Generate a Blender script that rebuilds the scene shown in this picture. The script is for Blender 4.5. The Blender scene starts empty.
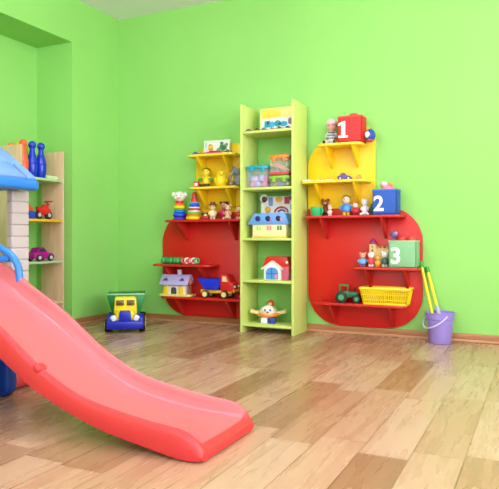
import bpy, bmesh, math, random
from mathutils import Matrix, Vector
random.seed(4)
S = bpy.context.scene
COL = S.collection
PI = math.pi

# ------------------------------------------------------------------ materials
MATS = {}
def lin(h):
    h = h.lstrip('#')
    out = []
    for i in (0, 2, 4):
        c = int(h[i:i+2], 16) / 255
        out.append(c / 12.92 if c <= .04045 else ((c + .055) / 1.055) ** 2.4)
    return out + [1]
def mat(hexc, rough=.38, alpha=1, metal=0, emit=0):
    key = (hexc, rough, alpha, metal, emit)
    if key in MATS: return MATS[key]
    m = bpy.data.materials.new('plastic_' + hexc.lstrip('#'))
    m.use_nodes = True
    nt = m.node_tree; b = nt.nodes['Principled BSDF']
    b.inputs['Base Color'].default_value = lin(hexc)
    b.inputs['Metallic'].default_value = metal
    b.inputs['Alpha'].default_value = alpha
    n = nt.nodes.new('ShaderNodeTexNoise'); n.inputs['Scale'].default_value = 35
    r = nt.nodes.new('ShaderNodeMapRange')
    r.inputs['To Min'].default_value = max(0, rough - .05); r.inputs['To Max'].default_value = rough + .05
    nt.links.new(n.outputs['Fac'], r.inputs['Value']); nt.links.new(r.outputs['Result'], b.inputs['Roughness'])
    if emit:
        b.inputs['Emission Color'].default_value = lin(hexc); b.inputs['Emission Strength'].default_value = emit
    MATS[key] = m
    return m

def wall_mat(name, hexc, var=.06, bump=.08):
    m = bpy.data.materials.new(name); m.use_nodes = True
    nt = m.node_tree; b = nt.nodes['Principled BSDF']; L = nt.links.new
    tc = nt.nodes.new('ShaderNodeTexCoord')
    n = nt.nodes.new('ShaderNodeTexNoise'); n.inputs['Scale'].default_value = 2.2; n.inputs['Detail'].default_value = 5
    L(tc.outputs['Object'], n.inputs['Vector'])
    mx = nt.nodes.new('ShaderNodeMix'); mx.data_type = 'RGBA'
    c = lin(hexc)
    mx.inputs[6].default_value = [v * (1 - var) for v in c[:3]] + [1]
    mx.inputs[7].default_value = [min(1, v * (1 + var)) for v in c[:3]] + [1]
    L(n.outputs['Fac'], mx.inputs[0]); L(mx.outputs[2], b.inputs['Base Color'])
    n2 = nt.nodes.new('ShaderNodeTexNoise'); n2.inputs['Scale'].default_value = 160; n2.inputs['Detail'].default_value = 4
    L(tc.outputs['Object'], n2.inputs['Vector'])
    bp = nt.nodes.new('ShaderNodeBump'); bp.inputs['Strength'].default_value = bump; bp.inputs['Distance'].default_value = .004
    L(n2.outputs['Fac'], bp.inputs['Height']); L(bp.outputs['Normal'], b.inputs['Normal'])
    b.inputs['Roughness'].default_value = .62
    b.inputs['Specular IOR Level'].default_value = .3
    return m

def wood_mat(name, hexa, hexb, scale=(1, 14, 14), rough=.45):
    m = bpy.data.materials.new(name); m.use_nodes = True
    nt = m.node_tree; b = nt.nodes['Principled BSDF']; L = nt.links.new
    tc = nt.nodes.new('ShaderNodeTexCoord'); mp = nt.nodes.new('ShaderNodeMapping')
    mp.inputs['Scale'].default_value = scale
    n = nt.nodes.new('ShaderNodeTexNoise'); n.inputs['Scale'].default_value = 3; n.inputs['Detail'].default_value = 6
    L(tc.outputs['Object'], mp.inputs[0]); L(mp.outputs[0], n.inputs['Vector'])
    cr = nt.nodes.new('ShaderNodeValToRGB')
    cr.color_ramp.elements[0].color = lin(hexa); cr.color_ramp.elements[0].position = .35
    cr.color_ramp.elements[1].color = lin(hexb); cr.color_ramp.elements[1].position = .65
    L(n.outputs['Fac'], cr.inputs[0]); L(cr.outputs[0], b.inputs['Base Color'])
    b.inputs['Roughness'].default_value = rough
    return m

def floor_mat():
    """linoleum printed with wood planks that run along Y"""
    m = bpy.data.materials.new('plank_floor'); m.use_nodes = True
    nt = m.node_tree; b = nt.nodes['Principled BSDF']; L = nt.links.new
    def N(t, **k):
        n = nt.nodes.new(t)
        for a, v in k.items(): setattr(n, a, v)
        return n
    def math_(op, a, b_=None):
        n = N('ShaderNodeMath', operation=op)
        for i, v in enumerate((a, b_)):
            if v is None: continue
            if isinstance(v, (int, float)): n.inputs[i].default_value = v
            else: L(v, n.inputs[i])
        return n.outputs[0]
    tc = N('ShaderNodeTexCoord'); sp = N('ShaderNodeSeparateXYZ'); L(tc.outputs['Object'], sp.inputs[0])
    W, LEN = .165, .78
    u = math_('DIVIDE', math_('ADD', sp.outputs[0], .06), W); row = math_('FLOOR', u)
    wn = N('ShaderNodeTexWhiteNoise', noise_dimensions='1D'); L(row, wn.inputs['W'])
    v = math_('ADD', math_('DIVIDE', sp.outputs[1], LEN), math_('MULTIPLY', wn.outputs['Value'], 7.3)); col = math_('FLOOR', v)
    cb = N('ShaderNodeCombineXYZ'); L(row, cb.inputs[0]); L(col, cb.inputs[1])
    w2 = N('ShaderNodeTexWhiteNoise', noise_dimensions='2D'); L(cb.outputs[0], w2.inputs['Vector'])
    # grain, shifted on each plank
    gv = N('ShaderNodeCombineXYZ')
    L(math_('ADD', math_('MULTIPLY', sp.outputs[0], 15), math_('MULTIPLY', w2.outputs['Value'], 40)), gv.inputs[0])
    L(math_('MULTIPLY', sp.outputs[1], 1.5), gv.inputs[1]); L(math_('MULTIPLY', w2.outputs['Value'], 13), gv.inputs[2])
    g = N('ShaderNodeTexNoise'); g.inputs['Scale'].default_value = 1.6; g.inputs['Detail'].default_value = 7; g.inputs['Distortion'].default_value = .5
    L(gv.outputs[0], g.inputs['Vector'])
    wv = N('ShaderNodeTexNoise'); wv.inputs['Scale'].default_value = 8; wv.inputs['Detail'].default_value = 4
    L(gv.outputs[0], wv.inputs['Vector'])
    tone = N('ShaderNodeValToRGB'); e = tone.color_ramp.elements
    e[0].position = 0; e[0].color = lin('#9a7052'); e[1].position = 1; e[1].color = lin('#c4a084')
    k = tone.color_ramp.elements.new(.3); k.color = lin('#ae8466')
    k = tone.color_ramp.elements.new(.6); k.color = lin('#be9578')
    L(w2.outputs['Value'], tone.inputs[0])
    gr = N('ShaderNodeValToRGB'); e = gr.color_ramp.elements
    e[0].position = .36; e[0].color = (.78, .70, .65, 1); e[1].position = .56; e[1].color = (1, 1, 1, 1)
    L(math_('ADD', math_('MULTIPLY', g.outputs['Fac'], .72), math_('MULTIPLY', wv.outputs['Fac'], .28)), gr.inputs[0])
    mx = N('ShaderNodeMix', data_type='RGBA', blend_type='MULTIPLY'); mx.inputs[0].default_value = .62
    L(tone.outputs[0], mx.inputs[6]); L(gr.outputs[0], mx.inputs[7])
    # joints
    fu = math_('FRACT', u); fv = math_('FRACT', v)
    ju = math_('LESS_THAN', fu, .024); jv = math_('LESS_THAN', fv, .004)
    j = math_('MAXIMUM', ju, jv)
    mj = N('ShaderNodeMix', data_type='RGBA', blend_type='MULTIPLY'); L(math_('MULTIPLY', j, .85), mj.inputs[0])
    L(mx.outputs[2], mj.inputs[6]); mj.inputs[7].default_value = (.45, .33, .25, 1)
    L(mj.outputs[2], b.inputs['Base Color'])
    rr = N('ShaderNodeMapRange'); rr.inputs['To Min'].default_value = .20; rr.inputs['To Max'].default_value = .36
    L(g.outputs['Fac'], rr.inputs['Value']); L(rr.outputs[0], b.inputs['Roughness'])
    bp = N('ShaderNodeBump'); bp.inputs['Strength'].default_value = .10; bp.inputs['Distance'].default_value = .002
    L(g.outputs['Fac'], bp.inputs['Height']); L(bp.outputs['Normal'], b.inputs['Normal'])
    b.inputs['Specular IOR Level'].default_value = .5
    return m

# ------------------------------------------------------------------ geometry
class G:
    """collects shapes into one mesh"""
    def __init__(s, m=None):
        s.bm = bmesh.new(); s.mats = []; s.i = 0
        if m: s.m(m)
    def m(s, m):
        if isinstance(m, str): m = mat(m)
        if m not in s.mats: s.mats.append(m)
        s.i = s.mats.index(m); return s
    def add(s, t, M=None):
        if M is not None: bmesh.ops.transform(t, matrix=M, verts=t.verts)
        vm = {v: s.bm.verts.new(v.co) for v in t.verts}
        for f in t.faces:
            try:
                nf = s.bm.faces.new([vm[v] for v in f.verts]); nf.material_index = s.i; nf.smooth = True
            except ValueError: pass
        t.free(); return s
    def box(s, c, d, bev=0, rot=(0, 0, 0), seg=2, taper=None):
        t = bmesh.new(); bmesh.ops.create_cube(t, size=1)
        for v in t.verts:
            k = (taper if taper and v.co.z > 0 else (1, 1))
            v.co = Vector((v.co.x * d[0] * k[0], v.co.y * d[1] * k[1], v.co.z * d[2]))
        if bev: bmesh.ops.bevel(t, geom=list(t.edges), offset=bev, segments=seg, affect='EDGES', profile=.5)
        return s.add(t, Matrix.Translation(c) @ rotm(rot))
    def ell(s, c, r, rot=(0, 0, 0), n=14):
        if not hasattr(r, '__len__'): r = (r, r, r)
        t = bmesh.new(); bmesh.ops.create_uvsphere(t, u_segments=n, v_segments=max(6, n * 2 // 3), radius=1)
        return s.add(t, Matrix.Translation(c) @ rotm(rot) @ Matrix.Diagonal((*r, 1)))
    def cyl(s, c, r, h, rot=(0, 0, 0), r2=None, n=20, bev=0):
        t = bmesh.new(); bmesh.ops.create_cone(t, cap_ends=True, segments=n, radius1=r, radius2=r if r2 is None else r2, depth=h)
        if bev: bmesh.ops.bevel(t, geom=[e for e in t.edges if abs(e.verts[0].co.z - e.verts[1].co.z) < 1e-6], offset=bev, segments=2, affect='EDGES', profile=.5)
        return s.add(t, Matrix.Translation(c) @ rotm(rot))
    def lathe(s, prof, c=(0, 0, 0), rot=(0, 0, 0), n=24):
        t = bmesh.new(); rings = []
        for r, z in prof:
            if r < 1e-5: rings.append([t.verts.new((0, 0, z))])
            else: rings.append([t.verts.new((r * math.cos(2 * PI * k / n), r * math.sin(2 * PI * k / n), z)) for k in range(n)])
        for a, b in zip(rings, rings[1:]):
            for k in range(n):
                q = (k + 1) % n
                vs = ([a[0]] if len(a) == 1 else [a[k], a[q]]) + ([b[0]] if len(b) == 1 else [b[q], b[k]])
                if len(vs) > 2: t.faces.new(vs)
        bmesh.ops.recalc_face_normals(t, faces=t.faces)
        return s.add(t, Matrix.Translation(c) @ rotm(rot))
    def tube(s, pts, r, n=10, closed=False):
        t = bmesh.new(); P = [Vector(p) for p in pts]; rings = []; N = len(P); up = None
        for k in range(N):
            a = P[(k - 1) % N] if (closed or k) else P[k]; b = P[(k + 1) % N] if (closed or k < N - 1) else P[k]
            d = (b - a).normalized()
            if up is None: up = Vector((0, 0, 1)) if abs(d.z) < .9 else Vector((1, 0, 0))
            x = (up - d * up.dot(d)).normalized(); up = x; y = d.cross(x)
            rr = r[k] if hasattr(r, '__len__') else r
            rings.append([t.verts.new(P[k] + x * rr * math.cos(2 * PI * j / n) + y * rr * math.sin(2 * PI * j / n)) for j in range(n)])
        for k in range(N if closed else N - 1):
            a, b = rings[k], rings[(k + 1) % N]
            for j in range(n): t.faces.new([a[j], a[(j + 1) % n], b[(j + 1) % n], b[j]])
        if not closed: t.faces.new(rings[0][::-1]); t.faces.new(rings[-1])
        bmesh.ops.recalc_face_normals(t, faces=t.faces)
        return s.add(t)
    def torus(s, c, R, r, rot=(0, 0, 0), n=24):
        M = Matrix.Translation(c) @ rotm(rot)
        return s.tube([M @ Vector((R * math.cos(2 * PI * k / n), R * math.sin(2 * PI * k / n), 0)) for k in range(n)], r, 8, True)
    def prism(s, pts, w, axis='y', c=(0, 0, 0), rot=(0, 0, 0), bev=0):
        """polygon pts extruded by w about the centre along an axis ('y': pts are x,z; 'x': y,z; 'z': x,y)"""
        t = bmesh.new()
        def p(a, b, k): return {'y': (a, k, b), 'x': (k, a, b), 'z': (a, b, k)}[axis]
        A = [t.verts.new(p(a, b, -w / 2)) for a, b in pts]; B = [t.verts.new(p(a, b, w / 2)) for a, b in pts]
        t.faces.new(A); t.faces.new(B[::-1])
        for k in range(len(A)):
            q = (k + 1) % len(A); t.faces.new([A[q], A[k], B[k], B[q]])
        bmesh.ops.recalc_face_normals(t, faces=t.faces)
        if bev: bmesh.ops.bevel(t, geom=list(t.edges), offset=bev, segments=2, affect='EDGES', profile=.5)
        return s.add(t, Matrix.Translation(c) @ rotm(rot))
    def make(s, name, parent=None, sharp=38):
        me = bpy.data.meshes.new(name); s.bm.to_mesh(me); s.bm.free()
        for m in s.mats: me.materials.append(m)
        me.set_sharp_from_angle(angle=math.radians(sharp))
        o = bpy.data.objects.new(name, me); COL.objects.link(o)
        if parent: o.parent = parent
        return o
def rotm(r):
    return Matrix.Rotation(r[2], 4, 'Z') @ Matrix.Rotation(r[1], 4, 'Y') @ Matrix.Rotation(r[0], 4, 'X')

def rrect(x0, x1, z0, z1, r, n=10):
    """rounded rectangle outline; r = radii bottom-left, bottom-right, top-right, top-left"""
    out = []
    for (cx, cz, rr, a0) in ((x0 + r[0], z0 + r[0], r[0], 180), (x1 - r[1], z0 + r[1], r[1], 270), (x1 - r[2], z1 - r[2], r[2], 0), (x0 + r[3], z1 - r[3], r[3], 90)):
        k = n if rr > 0 else 0
        for i in range(k + 1):
            a = math.radians(a0 + (90 * i / k if k else 0)); out.append((cx + rr * math.cos(a), cz + rr * math.sin(a)))
    return out

def tag(o, label, cat, group=None):
    o['label'] = label; o['category'] = cat
    if group: o['group'] = group
    return o
def thing(name, label, cat, loc, rz=0, group=None):
    o = bpy.data.objects.new(name, None); COL.objects.link(o); o.empty_display_size = .05
    o.location = loc; o.rotation_euler = (0, 0, rz)
    return tag(o, label, cat, group)
def solo(name, label, cat, g, loc, rz=0, group=None):
    o = g.make(name); o.location = loc; o.rotation_euler = (0, 0, rz)
    return tag(o, label, cat, group)
def struct(name, g):
    o = g.make(name); o['kind'] = 'structure'; return o

# ------------------------------------------------------------------ the room
RX, RY, RZ = 5.4, -6.6, 2.7
WG = wall_mat('green_paint', '#95d46e')
WW = wall_mat('cream_paint', '#e6e4da', .02)
WC = wall_mat('white_ceiling_paint', '#f2ecf4', .01)
g = G(floor_mat()); g.box(((RX - .2) / 2, RY / 2, -.05), (RX + 1.0, -RY + .4, .1)); struct('floor', g)
g = G(WC); g.box(((RX - .2) / 2, RY / 2, RZ + .06), (RX + 1.0, -RY + .4, .12)); struct('ceiling', g)
g = G(WG); g.box(((RX - .2) / 2, .06, RZ / 2), (RX + 1.0, .12, RZ)); struct('wall_back', g)
# left wall, with the deep niche that starts .605 m from the corner
NY, NB, NT, NE = -.605, -.382, 2.327, -3.6
g = G(WG)
g.box((-.3, NY / 2, RZ / 2), (.6, -NY, RZ))
g.box((-.3, (NY + NE) / 2, (RZ + NT) / 2), (.6, NY - NE, RZ - NT))
g.box(((NB - .6) / 2, (NY + NE) / 2, NT / 2), (NB + .6, NY - NE, NT), rot=(0, 0, 0))
g.box((-.3, (NE + RY) / 2, RZ / 2), (.6, NE - RY, RZ))
struct('wall_left', g)
g = G(WW)   # right wall with two window openings
wins = [(-1.5, -3.2), (-3.9, -5.6)]
g.box((RX + .1, RY / 2, .4), (.2, -RY, .8)); g.box((RX + .1, RY / 2, 2.5), (.2, -RY, .4))
for a, b in ((0, -1.5), (-3.2, -3.9), (-5.6, RY)): g.box((RX + .1, (a + b) / 2, 1.55), (.2, a - b, 1.5))
struct('wall_right', g)
g = G(WW)
g.box((RX / 2, RY - .1, .4), (RX, .2, .8)); g.box((RX / 2, RY - .1, 2.5), (RX, .2, .4))
for a, b in ((0, 1.0), (3.4, RX)): g.box(((a + b) / 2, RY - .1, 1.55), (b - a, .2, 1.5))
struct('wall_front', g)
WF = mat('#f2f2f0', .35)
for k, (a, b) in enumerate(wins):
    g = G(WF); y0, y1 = b, a
    for z in (.83, 2.27): g.box((RX + .1, (y0 + y1) / 2, z), (.07, y1 - y0, .06), .006)
    for y in (y0 + .03, (y0 + y1) / 2, y1 - .03): g.box((RX + .1, y, 1.55), (.07, .06, 1.4), .006)
    struct('window_%d' % (k + 1), g)
g = G(WF)
for z in (.83, 2.27): g.box((2.2, RY - .1, z), (2.4, .07, .06), .006)
for x in (1.03, 1.8, 2.6, 3.37): g.box((x, RY - .1, 1.55), (.06, .07, 1.4), .006)
struct('window_3', g)
BB = wood_mat('skirting_wood', '#a2683f', '#b98056', (1.5, 20, 20), .4)
BL = wood_mat('skirting_wood_light', '#c08a60', '#cf9c72', (1.5, 20, 20), .4)
def base(name, p0, p1, n):
    g = G(BB); (x0, y0), (x1, y1) = p0, p1
    c = ((x0 + x1) / 2, (y0 + y1) / 2)
    sx, sy = abs(x1 - x0), abs(y1 - y0)
    g.box((c[0] + n[0] * .007, c[1] + n[1] * .007, .029), (max(sx, .014), max(sy, .014), .058), .003)
    g.m(BL); g.box((c[0] + n[0] * .011, c[1] + n[1] * .011, .009), (max(sx, .022), max(sy, .022), .018), .004)
    struct(name, g)
base('baseboard_back', (0, 0), (RX, 0), (0, -1))
base('baseboard_left', (0, -.03), (0, NY), (1, 0))
base('baseboard_right', (RX, 0), (RX, RY), (-1, 0))

# ------------------------------------------------------------------ wooden bookcase in the niche
BEECH = wood_mat('beech', '#deb490', '#e8c6a4', (10, 10, 1.2))
bc = thing('bookcase', 'low beech wood bookcase standing inside the niche of the left wall', 'bookcase', (-.187, -.85, 0))
X0, X1, YN, YF = -.14, .14, -.225, .222
for y in (YN, YF):
    g = G(BEECH); g.box((0, y, .715), (.235, .018, 1.43), .002); g.make('side_panel', bc)
for z, c in ((1.197, '#b9d8a0'), (.872, '#f0b828'), (.54, '#b4c9a6'), (.21, '#e2c09a'), (.05, '#e2c09a')):
    g = G(mat(c, .4)); g.box((0, 0, z - .011), (.231, .43, .02), .002); o = g.make('shelf', bc)
    if c == '#f0b828': o['label'] = 'yellow shelf board'
    elif c[1] == 'b': o['label'] = 'pale green shelf board'
Z1, Z2, Z3 = 1.196, .871, .539

def pin(name, label, c, x, y, z, h=.265):
    k = h / .265
    t = thing(name, label, 'bowling pin', (x, y, z), 0, 'toy bowling pins on the bookcase'); wd = 1.07
    prof = [(0, 0), (.023, 0), (.027, .004), (.034, .04), (.037, .085), (.033, .125), (.026, .155), (.018, .19), (.0165, .205), (.02, .215)]
    g = G(mat(c, .22)); g.lathe([(r * k * wd, q * k) for r, q in prof] + [(0, .215 * k)])
    for q, r in ((.10, .0375), (.158, .026)): g.torus((0, 0, q * k), r * k * wd - .001, .0035)
    g.make('pin_body', t)
    g = G(mat(c, .22)); g.ell((0, 0, .235 * k), .029 * k, n=18); g.make('pin_head', t)
pin('bowling_pin', 'royal blue plastic bowling pin, the left one of the blue pair', '#1238c8', -.12, -.919, Z1, .285)
pin('bowling_pin', 'royal blue plastic bowling pin, the right one beside the bookcase edge', '#1238c8', -.12, -.826, Z1, .285)
pin('bowling_pin', 'salmon orange bowling pin just left of the two blue pins', '#f0653a', -.12, -1.011, Z1, .285)
pin('bowling_pin', 'orange topped pin peeking over the near bookcase panel', '#f58a1e', -.245, -1.01, Z1, .268)
g = G('#f7d21c'); g.ell((0, 0, .15), (.055, .055, .05), n=18); g.lathe([(0, 0), (.035, 0), (.04, .02), (.018, .06), (.02, .12), (0, .125)])
solo('toy_mushroom', 'yellow round topped toy behind the orange bowling pin', 'toy', g, (-.235, -.918, Z1)).scale = (1.0, .85, 1.5)
g = G('#cfe8b0'); g.prism([(-.075, .022), (.075, .022), (.055, .0), (-.05, .0)], .04, 'x', bev=.004); g.m('#eef5df'); g.box((0, 0, .024), (.03, .12, .008), .003)
solo('toy_boat', 'small pale green toy boat lying right of the blue pins', 'toy boat', g, (-.12, -.72, Z1))

# red toy tractor with blue trailer block
t = thing('toy_motorbike', 'red toy motorbike on the yellow shelf of the bookcase', 'toy motorbike', (-.13, -.79, Z2))
for y in (-.052, .055):
    g = G(mat('#26222a', .6)); g.cyl((0, y, .035), .035, .026, (0, PI / 2, 0), bev=.006); g.m('#c9c9cf'); g.cyl((0, y, .035), .016, .03, (0, PI / 2, 0)); g.make('wheel', t)
g = G('#e02020'); g.prism([(-.06, .06), (-.075, .10), (-.03, .085), (0, .115), (.03, .12), (.045, .09), (.075, .075), (.05, .05), (0, .035), (-.04, .045)], .036, 'x', bev=.006); g.make('body', t)
g = G('#a01818'); g.tube([(0, .035, .11), (0, .05, .145)], .007); g.tube([(-.04, .055, .145), (.04, .055, .145)], .006); g.ell((0, .05, .13), (.012, .012, .02)); g.make('handlebar', t)
g = G('#2a45c0'); g.box((0, 0, .03), (.08, .10, .06), .008); g.m('#e2542a'); g.box((0, 0, .075), (.06, .07, .03), .008); g.ell((0, .01, .1), .02)
solo('toy_wagon', 'blue toy wagon with orange red load beside the red motorbike', 'toy wagon', g, (-.15, -.94, Z2))

def toy_car(name, label, loc, rz, L, body, roof, wheel='#25252b', hub='#c8ccd2', group=None, cat='toy car'):
    """length L along +X"""
    t = thing(name, label, cat, loc, rz, group); k = L
    g = G(body)
    g.prism([(-.5 * k, .10 * k), (-.5 * k, .27 * k), (-.38 * k, .33 * k), (.12 * k, .34 * k), (.42 * k, .28 * k), (.5 * k, .20 * k), (.5 * k, .10 * k)], .46 * k, bev=.03 * k); g.make('body', t)
    g = G(roof)
    g.prism([(-.36 * k, .31 * k), (-.24 * k, .5 * k), (.02 * k, .52 * k), (.2 * k, .31 * k)], .38 * k, bev=.025 * k); g.make('roof', t)
    g = G(mat('#30363e', .15)); g.prism([(-.27 * k, .35 * k), (-.2 * k, .46 * k), (.0, .47 * k), (.11 * k, .35 * k)], .39 * k); g.make('window', t)
    for x in (-.28, .29):
        for y in (-.22, .22):
            g = G(mat(wheel, .6)); g.cyl((x * k, y * k, .13 * k), .13 * k, .09 * k, (PI / 2, 0, 0), bev=.015 * k)
            g.m(mat(hub, .25)); g.cyl((x * k, y * k, .13 * k), .07 * k, .105 * k, (PI / 2, 0, 0)); g.make('wheel', t)
    return t
toy_car('toy_car', 'glossy magenta purple toy car with silver wheels on the lowest visible bookcase shelf', (-.12, -.835, Z3), PI * .5, .215, mat('#b01a8c', .18), mat('#98167c', .18))

# ------------------------------------------------------------------ playhouse
BR = mat('#c9babb', .55); RB = mat('#7498d8', .45); RD = mat('#2f7fd8', .35)
ph = thing('playhouse', 'toy playhouse with pale brick pillars and light blue shingled roof behind the slide', 'playhouse', (.43, -2.4, 0))
def pillar(x, y):
    g = G(BR); n = 15; hh = .995 / n
    for k in range(n):
        z = (k + .5) * hh
        g.box((x, y, z), (.045, .128, hh * .97), .006, seg=1)
    g.m(mat('#b8a8a8', .6)); g.box((x, y, .497), (.036, .118, .99)); g.make('pillar', ph)
for x in (-.27, .327):
    for y in (-.50, .503): pillar(x, y)
YP = mat('#e6c35a', .5)
g = G(YP); g.box((-.29, 0, .45), (.04, .82, .9), .006); g.m(mat('#d8b048', .5))
for k in range(5): g.box((-.268, -.3 + .15 * k, .45), (.008, .12, .8), .003)
g.make('wall_panel', ph, ); 
for y in (-.50, .485):
    g = G(YP); g.box((0, y, .32), (.36, .04, .64), .006); g.make('side_wall', ph)
# gable roof with ridge along Y, overhanging
def roof():
    g = G(RB); e, rz_, hz = .44, .345, .985
    pitch = math.atan2(.30, e); slope = math.hypot(.30, e)
    for sgn in (-1, 1):
        n = 4
        for k in range(n):
            # courses from eave to ridge; each one laps over the one below
            a = (k + .5) / n
            cx = sgn * e * (1 - a); cz = hz + .06 + .30 * a
            L = slope / n * 1.18
            rows = [(-.64, -.30), (-.285, .02), (.035, .30), (.315, .64)] if k % 2 else [(-.64, -.44), (-.425, -.12), (-.105, .18), (.195, .46), (.475, .64)]
            for y0, y1 in [(q0, min(q1, .54)) for q0, q1 in rows]:
                g.box((cx, (y0 + y1) / 2 - .02, cz + .012 + (.004 if k % 2 else 0)), (L, y1 - y0, .032), .009, rot=(0, sgn * pitch + sgn * .04, 0))
    g.make('shingles', ph)
    g = G(RD)
    for sgn in (-1, 1):
        g.box((sgn * .425, -.07, hz + .035), (.08, 1.21, .062), .022, seg=4)
    g.prism([(-.40, hz + .01), (.40, hz + .01), (.40, hz + .05), (0, hz + .32), (-.40, hz + .05)], 1.10, c=(0, -.06, 0)); g.make('roof_frame', ph)
    g = G(RB); g.tube([(0, -.66, hz + .385), (0, .53, hz + .385)], .035); g.make('ridge_cap', ph)
roof()

# ------------------------------------------------------------------ slide
def interp(tab, x):
    n = len(tab)
    for i in range(n - 1):
        if tab[i][0] <= x <= tab[i + 1][0]:
            p1, p2 = tab[i], tab[i + 1]; p0 = tab[max(i - 1, 0)]; p3 = tab[min(i + 2, n - 1)]
            d = p2[0] - p1[0]; u = (x - p1[0]) / d
            m1 = (p2[1] - p0[1]) / (p2[0] - p0[0]) * d; m2 = (p3[1] - p1[1]) / (p3[0] - p1[0]) * d
            return (2*u**3 - 3*u**2 + 1) * p1[1] + (u**3 - 2*u**2 + u) * m1 + (-2*u**3 + 3*u**2) * p2[1] + (u**3 - u**2) * m2
    return tab[0][1] if x < tab[0][0] else tab[-1][1]
RIM = [(.83, .665), (1.0, .660), (1.12, .636), (1.25, .588), (1.36, .522), (1.5, .447), (1.6, .388), (1.7, .318), (1.8, .252), (1.92, .192), (2.0, .163), (2.11, .138), (2.29, .112), (2.38, .104), (2.43, .094), (2.47, .068), (2.493, .036)]
BOT = [(.83, .555), (1.0, .548), (1.12, .520), (1.25, .466), (1.36, .415), (1.5, .335), (1.6, .271), (1.7, .210), (1.8, .155), (1.92, .108), (2.0, .080), (2.11, .050), (2.29, .020), (2.40, .003), (2.475, .000), (2.493, .005)]
DEP = [(.83, .07), (1.2, .07), (1.7, .066), (2.0, .06), (2.3, .052), (2.38, .047), (2.43, .042), (2.47, .020), (2.493, .002)]
RED = mat('#cc3236', .42); RED_GLARE = mat('#cc666c', .36)  # second, pinker red has the highlight of the bed mixed into its colour
sl = thing('slide', 'red plastic toddler slide curving down onto the floor, with blue supports', 'slide', (0, 0, 0))
YM, HW = -2.602, .208
def chute():
    t = bmesh.new(); rings = []
    xs = [.83 + (2.493 - .83) * k / 60 for k in range(61)] + [2.40, 2.42, 2.44, 2.455, 2.475, 2.485]
    xs = sorted(set(round(x, 4) for x in xs))
    for x in xs:
        zr, zb, d = interp(RIM, x), interp(BOT, x), interp(DEP, x); zd = zr - d
        h = max(0, (x - 2.40) / .097); hw = HW - .014 * h * h       # rounded tip
        sec = [(-hw + .02, zb), (-hw + .004, zb + .006), (-hw, zb + .02), (-hw + .004, zr - .022), (-hw + .010, zr - .006), (-hw + .022, zr), (-hw + .031, zr - .005),
               (-hw + .037, zr - min(.02, d * .5)), (-hw + .045, zd + min(.012, d * .3)), (-hw + .062, zd), (-.05, zd - .002)]
        if zr - .022 < zb + .02:
            sec[2] = (-hw, (zb + zr) / 2); sec[3] = (-hw, (zb + zr) / 2 + .002)
        full = sec + [(-a, b) for a, b in reversed(sec)]
        rings.append([t.verts.new((x, YM + a, b)) for a, b in full])
    n = len(rings[0])
    for A, B in zip(rings, rings[1:]):
        for j in range(n):
            q = (j + 1) % n; t.faces.new([A[j], A[q], B[q], B[j]])
    t.faces.new(rings[0]); t.faces.new(rings[-1][::-1])
    bmesh.ops.recalc_face_normals(t, faces=t.faces)
    g = G(RED); g.m(RED_GLARE); g.m(RED); k0 = len(g.bm.faces); g.add(t)
    g.bm.faces.ensure_lookup_table()
    for f in list(g.bm.faces)[k0:]:       # window glare on the sliding surface, painted as a paler red
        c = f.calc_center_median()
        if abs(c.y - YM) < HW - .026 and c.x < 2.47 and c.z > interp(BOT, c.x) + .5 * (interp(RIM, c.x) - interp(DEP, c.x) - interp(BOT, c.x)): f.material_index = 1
    # moulded step in the rim where the two halves of the chute meet
    x = 1.80; z = interp(RIM, x)
    g.box((x, YM - (HW - .022), z - .009), (.035, .045, .026), .009, rot=(0, math.radians(33), 0))
    return g
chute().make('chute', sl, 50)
BLUE = mat('#0f3f9c', .4); SKY = mat('#2f7fdc', .3)
for sgn in (-1, 1):
    y = YM + sgn * .15
    g = G(BLUE)
    g.prism([(.86, 0), (1.275, 0), (1.31, .03), (1.31, .42), (1.12, .50), (.86, .55)], .06, c=(0, y, 0), bev=.018); g.make('leg', sl)
    g = G(SKY); yy = YM + sgn * .185
    pts = [(1.075 + .235 * math.cos(a), yy, .56 + .132 * math.sin(a)) for a in [PI * k / 16 for k in range(17)]]
    pts = [(1.315, yy, .49)] + pts + [(.84, yy, .52)]; g.tube(pts, .017, 12); g.box((1.065, yy, .625), (.37, .02, .03), .006)
    g.make('handrail', sl)
g = G(mat('#d8404a', .4)); g.tube([(1.19, YM + .17, .05), (1.19, YM + .40, .05)], .049, 16); g.make('ground_bar', sl)

# ------------------------------------------------------------------ corner truck (front faces local -Y)
t = thing('toy_dump_truck', 'big toy truck with green bed, yellow cab and blue hood in the corner', 'toy truck', (.535, -.60, 0), math.radians(35))
YL = '#f6dc18'; BU = '#0b20b4'
g = G('#158a3c')
g.prism([(-.15, .268), (.15, .268), (.11, .12), (-.11, .12)], .32, c=(0, .26, 0), bev=.006)
g.m('#0f6a2c'); g.box((0, .26, .2682), (.26, .28, .004))
for s in (-1, 1): g.m('#158a3c'); g.box((s * .14, .26, .271), (.016, .33, .012), .003)
g.m('#9ad8a8'); g.box((0, .10, .273), (.296, .016, .012), .003); g.make('bed', t)
g = G(YL); g.box((0, .02, .195), (.182, .12, .135), .014, taper=(.9, .85)); g.box((0, -.05, .125), (.16, .12, .08), .012, taper=(.82, 1))
g.make('cab', t)
g = G(mat('#5a4a12', .2))
for s in (-1, 1): g.box((s * .040, -.041, .220), (.058, .006, .040), .004, rot=(-.12, 0, 0))
g.make('windshield', t)
g = G(BU); g.box((0, -.112, .122), (.095, .06, .09), .008, taper=(.85, 1)); g.make('hood', t)
g = G(BU); g.box((0, -.14, .062), (.275, .05, .062), .014)
for s in (-1, 1): g.cyl((s * .118, -.05, .075), .062, .04, (0, PI / 2, 0), bev=.006)
g.make('bumper', t)
g = G('#1c2a9a'); g.box((0, .14, .075), (.15, .50, .04), .006); g.make('chassis', t)
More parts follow.
